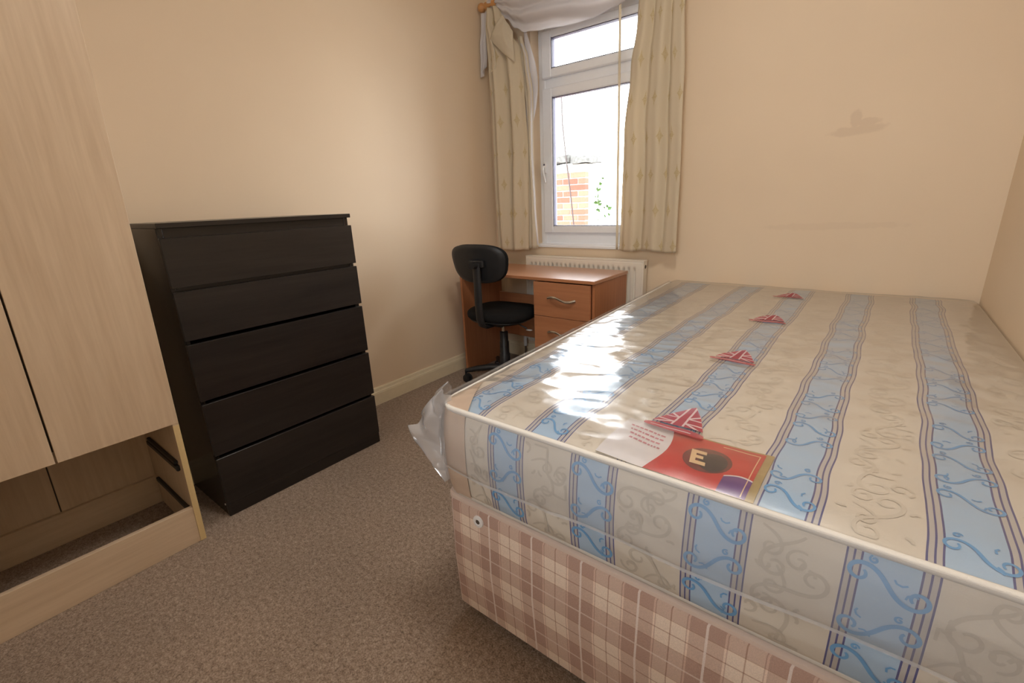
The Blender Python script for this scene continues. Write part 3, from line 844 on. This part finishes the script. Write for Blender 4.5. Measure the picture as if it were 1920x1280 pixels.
def swirl_group(mb, cx, cy, sc, rot, place, lim):
    def ok(p): return all(lim(a, b) for a, b in p)
    items = [(tr(CN, sc, rot, cx, cy), .0032), (tr(CN[:40], sc * .75, rot + 2.1, cx + sc * .55 * math.cos(rot + 2), cy + sc * .55 * math.sin(rot + 2), -1), .0026),
             (tr(CURL, sc * .62, rot + 1, cx + sc * .9 * math.cos(rot + 1.4), cy + sc * .9 * math.sin(rot + 1.4)), .0026)]
    for i in range(5):
        a = rot + i * 1.25; items.append((tr([(0, 0), (.3, .12), (.6, .1), (.8, -.06)], sc * .28, a, cx + sc * .72 * math.cos(a), cy + sc * .72 * math.sin(a)), .0028))
    for p, w in items:
        p = [q for q in p if lim(*q)]
        if len(p) > 3: ribbon(mb, p, w, place)
def gaps(centres, lo, hi):
    e = [lo] + [c for c in centres] + [hi]; out = []
    for a, b in zip(e, e[1:]): out.append((a + (.056 if a != lo else .012), b - (.056 if b != hi else .012)))
    return out
def inside_top(a, b, lo, hi): return lo < a < hi and YB + .02 < b < YH - .02
for gi, (lo, hi) in enumerate(gaps(STR, X0, X1)):
    if hi - lo < .04: continue
    y = YB + .07; k = 0
    while y < YH - .05:
        swirl_group(sw, (lo + hi) / 2 + random.uniform(-.015, .015), y, .058, random.uniform(0, 6.28), on_top, lambda a, b: inside_top(a, b, lo, hi))
        y += .115; k += 1
for gi, (lo, hi) in enumerate(gaps(FSTR, X0 + .10, X1 - .02)):
    for z in (.452, .535, .612):
        if hi - lo < .04: continue
        swirl_group(swf, (lo + hi) / 2 + random.uniform(-.025, .025), z, .062, random.uniform(0, 6.28), on_front, lambda a, b: lo < a < hi and .422 < b < ZE - .012)
obj('scroll_print', sc_, 'tick_scroll', mt, fix=False)['kind'] = 'stuff'
obj('swirl_print', sw, 'tick_swirl2', mt, fix=False)['kind'] = 'stuff'
obj('swirl_print', swf, 'tick_swirl', mt, fix=False)['kind'] = 'stuff'

def fine_poly(pts, cell):
    """triangulate a flat outline and subdivide it so that it can follow a curved surface"""
    bm = bmesh.new(); vs = [bm.verts.new((a, b, 0)) for a, b in pts]; bm.faces.new(vs)
    bmesh.ops.triangulate(bm, faces=bm.faces[:])
    for _ in range(5):
        lg = [e for e in bm.edges if e.calc_length() > cell]
        if not lg: break
        bmesh.ops.subdivide_edges(bm, edges=lg, cuts=1); bmesh.ops.triangulate(bm, faces=bm.faces[:])
    bm.verts.index_update()
    v = [(q.co.x, q.co.y) for q in bm.verts]; f = [[q.index for q in g.verts] for g in bm.faces]
    bm.free(); return v, f
def clip(poly, conv):
    """keep what lies inside a convex anticlockwise outline"""
    out = poly
    for (ax, ay), (bx_, by_) in zip(conv, conv[1:] + conv[:1]):
        inp, out = out, []
        side = lambda p: (bx_ - ax) * (p[1] - ay) - (by_ - ay) * (p[0] - ax)
        for p, q in zip(inp, inp[1:] + inp[:1]):
            sp_, sq = side(p), side(q)
            if sp_ >= 0: out.append(p)
            if (sp_ >= 0) != (sq >= 0):
                t_ = sp_ / (sp_ - sq); out.append((p[0] + (q[0] - p[0]) * t_, p[1] + (q[1] - p[1]) * t_))
        if len(out) < 3: return []
    return out
# buff card folded over the corner at the foot
cc = MB()
def cfront(u, v):   # wraps the rounded corner: u along the footprint, v up
    L1 = .098; arc = rc * PI / 2; s = u * (L1 - .0 + arc * .98) - 0
    if s < L1: x, y, nx, ny = X0 + rc + L1 - .058 - s + .0, YB, 0, -1
    hh = v; b = bulge(hh) + .0022
    tot = (.098 - rc) + arc
    s = u * tot
    if s < .098 - rc: x, y, nx, ny = X0 + .098 - s, YB, 0, -1
    else:
        a = -PI / 2 - (s - (.098 - rc)) / rc
        nx, ny = math.cos(a), math.sin(a); x, y = X0 + rc + rc * nx, YB + rc + rc * ny
    return (x + nx * b, y + ny * b, ZB_ + .006 + (ZE + .006 - ZB_ - .006) * hh)
cc.grid(cfront, 24, 14)
obj('corner_card', cc, 'corner_card', mt, smooth='all', fix=False)
ct = MB()
def ctop(u, v):
    a = Vector((X0 + .100, YB + .004)); b = Vector((xl(-1.765), -1.765)); c = Vector((X0 + .003, YB + .003))
    p = c + (a - c) * u * (1 - v) + (b - c) * v
    x, y = corner(p.x, p.y); return (x, y, top_z(x, y) + .0065 * (1 - .5 * v))
ct.grid(ctop, 10, 14)
obj('corner_card', ct, 'corner_card', mt, smooth='all', fix=False)

# clear plastic wrap
def wr_h(x, y):
    """how far the loose film stands off the ticking"""
    a = math.exp(-((x - 1.58) / .34) ** 2) * math.exp(-((y + 1.45) / .60) ** 2)     # slack, creased part near the foot
    r1 = 1 - abs(nz(x * 5 + y * 3.5, y * 13 - x * 4.5, 1)) * 2
    r2 = 1 - abs(nz(x * 12 - y * 5, y * 26 + x * 9, 7)) * 2
    s = .5 + .5 * nz(x * 2.2, y * 2.2, 3)
    return .004 + .0045 * s + (.0003 + .0028 * a) * max(0, r1) ** 2 + (.0001 + .0004 * a) * max(0, r2) ** 2
wt_ = MB()
def wtop(u, v):
    y = YB - .004 + (YH - YB) * v; x = xl(y) - .004 + (X1 - xl(y)) * u
    cx_, cy_ = corner(x, y, .05); e = edge_d(cx_, cy_)
    return (cx_, cy_, top_z(cx_, cy_) + .003 + wr_h(cx_, cy_) * min(1, .35 + e / .05))
wt_.grid(wtop, 240, 340)
wo = obj('plastic_wrap', wt_, 'film', mt, smooth='all', fix=False); wo['label'] = 'clear crinkled plastic wrap'
# folded-flag emblems printed on the film above the middle stripe
def poly_on_top(mb, pts, lift, mi=0):
    if len(pts) < 3: return
    v2, f = fine_poly(pts, .02); v = []
    for a, b in v2:
        v.append((a, b, top_z(a, b) + .003 + wr_h(a, b) + .0008 + lift))
    mb.add(v, f, mi)
for y0 in (-1.800, -1.320, -.812, -.330):
    cx = 1.940
    def T2(pts): return [(cx + a, y0 + b) for a, b in pts]
    em = MB()
    shape = [(-.050, .016), (.054, .014), (.034, .070), (.010, .120), (.002, .112), (-.028, .066)]
    poly_on_top(em, T2(shape), .0006, 0)
    def bar(x0, y0_, x1, y1_, w):
        dx, dy = x1 - x0, y1_ - y0_; L = math.hypot(dx, dy); nx, ny = -dy / L * w, dx / L * w
        poly_on_top(em, T2(clip([(x0 - nx, y0_ - ny), (x1 - nx, y1_ - ny), (x1 + nx, y1_ + ny), (x0 + nx, y0_ + ny)], shape)), .0012, 1)
    bar(-.012, .0, .002, .13, .0022); bar(.013, .0, .014, .13, .0022)          # borders of the upright cross
    bar(-.07, .034, -.009, .032, .0020); bar(.013, .031, .07, .028, .0020)      # borders of the level cross
    bar(-.07, .056, -.006, .053, .0020); bar(.013, .052, .07, .049, .0020)
    bar(-.060, .008, -.010, .031, .0026); bar(.058, .004, .014, .030, .0026)    # saltire arms
    bar(-.034, .078, -.006, .055, .0026); bar(.040, .074, .014, .053, .0026)
    ban = []
    for i in range(25):
        a = 2 * PI * i / 24; c, s = sup(a, .55); ban.append((c * .061, s * .010 - .004 - c * .004 * (1 if c > 0 else .3)))
    poly_on_top(em, T2(ban[:-1]), .0016, 0)
    poly_on_top(em, T2([(-.046, -.0065), (.036, -.0085), (.036, -.006), (-.046, -.004)]), .0021, 1)
    obj('flag_emblem', em, ['flag_red', 'flag_pale'], wo, fix=False)['label'] = 'red and white folded-flag emblem with a banner'
wfm = MB()
def wskirt(u, v, z1, off, wob):
    arc = rc * PI / 2; L1 = X1 - .02 - (X0 + rc); L2 = YH - .02 - (YB + rc); s = u * (L1 + arc + L2)
    if s < L1: x, y, nx, ny = X1 - .02 - s, YB, 0, -1
    elif s < L1 + arc:
        a = -PI / 2 - (s - L1) / rc; nx, ny = math.cos(a), math.sin(a); x, y = X0 + rc + rc * nx, YB + rc + rc * ny
    else: y = YB + rc + (s - L1 - arc); x, nx, ny = xl(y), -1, 0
    zb = z1 + wob * nz(s * 3, z1 * 9)
    z = ZE + .011 + (zb - ZE - .011) * v
    hh = (z - ZB_ - .006) / (ZE - ZB_ - .006); b = bulge(min(.97, hh)) if hh > 0 else 0
    w = off + .002 + .0035 * max(0, 1 - abs(nz(s * 6 + z * 5, z * 16 - s * 3, off * 900)) * 2.2) + .003 * (.5 + .5 * nz(s * 3, z * 4, off * 300))
    if hh > .93: w = w * .8 + .003
    return (x + nx * (b + w), y + ny * (b + w), z)
wfm.grid(lambda u, v: wskirt(u, v, .416, .003, .006), 420, 40)
obj('plastic_skirt', wfm, 'film_s', mt, smooth='all', fix=False)['label'] = 'clear plastic wrap hanging over the side'
w2 = MB(); w2.grid(lambda u, v: wskirt(u * .62, v, .505, .0085, .022), 300, 28)
w2.grid(lambda u, v: (lambda p: (p[0], p[1] - .0012, p[2]))(wskirt(u * .62, .955 + .045 * v, .505, .0085, .022)), 300, 2, mi=1)
obj('plastic_overlap', w2, ['film2', 'film3'], mt, smooth='all', fix=False)['label'] = 'second folded layer of clear plastic'
# bunched ear of plastic at the corner
ear = MB()
OUT = [(0, 1.437, .712), (.14, 1.392, .676), (.32, 1.368, .648), (.50, 1.318, .592), (.60, 1.296, .556), (.66, 1.266, .548), (.72, 1.274, .512), (.80, 1.302, .490), (.90, 1.350, .458), (1.0, 1.412, .432)]
def earf(u, v):
    ox = lerp_tab([(a, b) for a, b, c in OUT], v); oz = lerp_tab([(a, c) for a, b, c in OUT], v)
    rx_, rz_ = X0 + .008 + .02 * (1 - v), .672 - .242 * v
    k = u; x = rx_ + (ox - rx_) * k; z = rz_ + (oz - rz_) * k
    y = YB + .022 - .036 * math.sin(PI * min(1, k * .9)) * (1 - .3 * v) + .016 * nz(v * 6, k * 3) * k + .010 * math.sin(v * 21 + k * 3) * k * (1 - .3 * k)
    return (x, y, z)
ear.grid(earf, 26, 60)
obj('plastic_ear', ear, 'film3', mt, smooth='all', fix=False)['label'] = 'bunched ear of cloudy plastic at the corner'
ear2 = MB()
ear2.grid(lambda u, v: (lambda p: (p[0] * .75 + (X0 + .01) * .25, p[1] + .030 * math.sin(PI * u) + .004, p[2]))(earf(u, v)), 20, 40)
obj('plastic_ear', ear2, 'film2', mt, smooth='all', fix=False)

# printed card lying on the ticking under the film
lc = thing('printed_card', 'red and white printed card under the plastic at the bed foot', 'card', (1.96, -1.868, ZT))
def cardp(a, b, lift=0):    # a along the card 0..1, b depth 0..1
    x = 1.838 + .279 * a + .006 * b; y = -1.942 + .150 * b
    lift += .012 * max(0, .28 - a) ** 1.0
    return (x, y, top_z(x, y) + .0022 + lift)
def cpoly(name, pts, lift, mat, parent=lc):
    v2, f = fine_poly(pts, .06)
    return obj(name, MB().add([cardp(a, b, lift) for a, b in v2], f), mat, parent, fix=False)
cb = MB(); cb.grid(lambda u, v: cardp(u, v, -.0004), 20, 8)
base = solid(obj('card', cb, 'card_gold', lc, fix=False), .0006)
def cgrid(name, a0, a1, b0, b1, lift, mat):
    g = MB(); g.grid(lambda u, v: cardp(a0(v) + (a1(v) - a0(v)) * u, b0 + (b1 - b0) * v, lift), 14, 8)
    return obj(name, g, mat, lc, fix=False)
cgrid('white_print', lambda v: .0, lambda v: .36 + .05 * math.sin(v * 3), .0, 1.0, .0004, 'card_white')
cgrid('red_print', lambda v: .34 + .06 * math.sin(v * 3), lambda v: .955, .0, .965, .0006, 'card_red')
oval = [(.66 + .150 * math.cos(2 * PI * i / 28), .50 + .27 * math.sin(2 * PI * i / 28)) for i in range(28)]
cpoly('oval_print', oval, .0009, 'card_brown')
cpoly('oval_print', [(.70 + .085 * math.cos(2 * PI * i / 24), .48 + .20 * math.sin(2 * PI * i / 24)) for i in range(24)], .0011, 'card_dark')
ex, ey, ew, eh = .575, .34, .098, .31
lt = MB()
for a0, a1, b0, b1 in ((0, .034, 0, eh), (.034, ew, 0, .068), (.034, ew * .82, .118, .182), (.034, ew, .232, eh)):
    lt.grid(lambda u, v: (lambda a, b: cardp(ex + a - .12 * b, ey + b, .0020))(a0 + (a1 - a0) * u, b0 + (b1 - b0) * v), 3, 6)
obj('letter_print', lt, 'card_letter', lc, fix=False)
ARC = [(.795 + .16 * k / 10, .24 + .11 * math.sin(PI * (.15 + .62 * k / 10))) for k in range(11)]
pp = [(.795, .0), (.955, .0)] + ARC[::-1]
cpoly('purple_print', pp, .0010, 'card_purple')
cl_ = ARC
cpoly('arc_print', [(a, b + .012) for a, b in cl_] + [(a, b - .012) for a, b in reversed(cl_)], .0013, 'card_white')
cpoly('rule_print', [(.925, .02), (.931, .02), (.931, .90), (.925, .90)], .0012, 'card_letter')
cpoly('rule_print', [(.70, .895), (.931, .885), (.931, .90), (.70, .91)], .0012, 'card_letter')
tx = MB()
for r in range(4):
    a = .06 + .02 * r
    while a < .34:
        w = random.uniform(.012, .035); b = .80 - r * .10 - .25 * (a - .06)
        tx.add([cardp(a, b, .0008), cardp(a + w, b - .01, .0008), cardp(a + w, b + .025, .0008), cardp(a, b + .035, .0008)], [(0, 1, 2, 3)]); a += w + .008
obj('small_print', tx, 'card_pink', lc, fix=False)

# ------------------------------------------------------------------ curtains
PZ, PY = 2.292, -.088
cp_ = thing('curtain_pole', 'varnished pine curtain pole with ball finials above the window', 'curtain pole', (.75, 0, PZ))
obj('pole', MB().tube([(.085, PY, PZ), (1.43, PY, PZ)], .014, 16), 'pine', cp_, smooth=True)
for x, s in ((.085, -1), (1.43, 1)):
    prof = [(.016, 0), (.021, .004), (.021, .010), (.013, .014), (.013, .018)] + [(.0265 * math.sin(a), .044 - .0265 * math.cos(a)) for a in [.55 + i * .3 for i in range(9)]]
    obj('finial', MB().lathe([(r, h * s) for r, h in prof], (x, PY, PZ), 0, 20), 'pine', cp_, smooth=True)
for x in (.145, 1.37):
    bq = MB().tube([(x, 0, PZ - .005), (x, -.07, PZ - .005)], .010, 12).tube([(x, -.006, PZ - .005), (x, 0, PZ - .005)], .028, 18)
    bq.tube([(x - .013, PY, PZ), (x + .013, PY, PZ)], .0215, 18)
    obj('bracket', bq, 'pine', cp_, smooth=True)
def drape(name, lt, rt, z0, z1, n, amp, y0, parent, mat, nu=140, nv=90, ph=0., seed=0, zwave=.0, comp=1.0, thick=.0015):
    mb = MB()
    def fn(u, v):
        z = z1 + (z0 - z1) * v
        a, b = lerp_tab(lt, z), lerp_tab(rt, z)
        uu = u + .035 * nz(u * 3 + seed, v * 1.5)
        x = a + (b - a) * u
        th = 2 * PI * n * uu + ph + .9 * nz(v * 1.6, seed) + .25 * (v - .5)
        am = amp * (.45 + .55 * min(1, v * 3 + .2)) * (.75 + .5 * nz(u * 4, v * 1.2, seed))
        y = y0 + am * (math.sin(th) + .3 * math.sin(2 * th + 1 + seed)) + .012 * nz(u * 2, v * 2, seed + 5)
        return (x + .25 * am * math.cos(th), y, z + zwave * math.sin(2 * PI * u * 1.5) * v ** 8)
    mb.grid(fn, nu, nv, uvfn=lambda u, v: (u * comp, (z1 + (z0 - z1) * v)))
    return solid(obj(name, mb, mat, parent, smooth='all', fix=False), thick)
lcu = thing('curtain', 'cream gold-flowered curtain bunched beside the left wall with its top edge folded over', 'curtain', (.25, PY, .80), 'window curtains')
LT = [(.8, .088), (1.2, .088), (1.72, .088), (1.95, .075), (2.16, .068), (2.30, .085)]
RT = [(.8, .352), (1.1, .362), (1.4, .365), (1.8, .345), (2.02, .325), (2.10, .27), (2.20, .20), (2.30, .17)]
drape('cloth', LT, RT, 0.803, 2.27, 2.3, .030, -.098, lcu, 'curtain', ph=.4, seed=2, comp=.75, zwave=.004)
LT2 = [(.8, .335), (1.2, .345), (1.6, .350), (2.0, .315), (2.08, .30)]
RT2 = [(.8, .413), (1.1, .400), (1.4, .392), (1.75, .400), (1.95, .372), (2.08, .33)]
drape('lining', LT2, RT2, .815, 2.08, 1.2, .012, -.066, lcu, 'lining', 40, 60, seed=8)
obj('white_edge', MB().grid(lambda u, v: (lerp_tab(RT2, 2.04 - 1.2 * v) - .018 * (1 - v) + .014 * u, -.075 - .004 * math.sin(PI * u), 2.04 - 1.2 * v), 4, 40), 'sheer', lcu, smooth='all', fix=False)
fp_ = MB()
def flap(u, v):
    A, B_, C_, D_ = Vector((.225, -.118, 2.205)), Vector((.300, -.115, 2.10)), Vector((.312, -.122, 1.935)), Vector((.128, -.125, 2.095))
    p = A.lerp(B_, u).lerp(D_.lerp(C_, u), v)
    p.y -= .020 * math.sin(PI * v) ** .8 * math.sin(PI * min(1, .2 + u * .7)) + .006 * nz(u * 4, v * 4, 9)
    p.z -= .012 * math.sin(PI * u) * v
    return p
fp_.grid(flap, 24, 24, uvfn=lambda u, v: (u * .12 + .3, v * .12 + .2))
solid(obj('folded_top', fp_, 'lining', lcu, smooth='all', fix=False), .004)
obj('hanging_loop', MB().tube([(.135, -.125, 2.09), (.158, -.128, 2.02), (.163, -.128, 1.95), (.150, -.126, 1.915), (.128, -.122, 1.92)], .007, 8), 'lining', lcu, smooth=True)
rcu = thing('curtain', 'cream gold-flowered curtain hanging straight on the side over the bed', 'curtain', (1.17, PY, .82), 'window curtains')
LT3 = [(.8, 1.000), (1.03, 1.006), (1.46, 1.012), (1.77, 1.045), (1.98, 1.072), (2.3, 1.09)]
RT3 = [(.8, 1.348), (1.16, 1.347), (1.67, 1.334), (2.02, 1.315), (2.3, 1.31)]
drape('cloth', LT3, RT3, .822, 2.27, 2.7, .022, -.082, rcu, 'curtain', ph=1.2, seed=5, comp=.80, zwave=-.006)
drape('lining', [(.8, .983), (2.3, .962)], [(.8, .998), (2.3, .978)], .826, 2.27, .5, .003, -.070, rcu, 'lining', 6, 60, seed=11)
sg = thing('voile_swag', 'white sheer voile swag draped from the curtain pole across the window top', 'curtain swag', (.7, PY, 2.07))
SB = [(.10, 2.27), (.16, 2.245), (.23, 2.190), (.30, 2.125), (.37, 2.088), (.50, 2.072), (.65, 2.062), (.80, 2.066), (.95, 2.082), (1.10, 2.13), (1.22, 2.22), (1.30, 2.27)]
sgm = MB()
def swag(u, v):
    x = .10 + 1.2 * u; zb = lerp_tab(SB, x); zt = 2.312
    z = zt + (zb - zt) * v
    d = zt - zb
    y = -.105 - .030 * math.sin(PI * v) * d / .25 + .016 * math.sin(v * 17 - 3.5 * u + 4.0 * nz(u * 2.2, 3 + v * .8)) * d / .25 * min(1, v * 8) + .004 * nz(u * 9, v * 9)
    return (x + .02 * nz(u * 3, v * 3, 2), y + .03 * v, z)
sgm.grid(swag, 120, 50)
solid(obj('drape', sgm, 'sheer', sg, smooth='all', fix=False), .001)
tm = MB()
tm.grid(lambda u, v: (.020 + .012 * (1 - v) + .052 * u * (1 - .35 * v) + .012 * nz(v * 3, 4), -.088 - .014 * math.sin(u * 9 + v * 2) * (.4 + .6 * v) - .008 * v, 2.262 - v * (.362 - .05 * u) + .03 * (u - .3) ** 2 * v), 16, 40)
solid(obj('tail', tm, 'sheer', sg, smooth='all', fix=False), .001)
sm_ = MB()
sm_.grid(lambda u, v: (.335 + .075 * math.sin(PI * min(1, v * 1.0)) ** 1.2 * u + .02 * u, -.052 + .006 * nz(v * 4, u * 2), 2.11 - v * .62), 8, 40)
solid(obj('tail', sm_, 'sheer', sg, smooth='all', fix=False), .001)

# ------------------------------------------------------------------ fill lamp added on the ceiling above the frame to brighten the room
LX, LY = 1.80, -1.70
cl = thing('fill_lamp', 'round opal glass fill lamp added on the ceiling out of view', 'lamp', (LX, LY, ZC))
obj('base_plate', MB().lathe([(.22, ZC - .02), (.23, ZC - .015), (.23, ZC)], (LX, LY, 0), 2, 32), 'white_plastic', cl, smooth=True)
obj('fill_lamp_shade', MB().lathe([(.03, ZC - .105), (.12, ZC - .098), (.18, ZC - .078), (.21, ZC - .048), (.22, ZC - .021)], (LX, LY, 0), 2, 32), 'opal', cl, smooth=True)
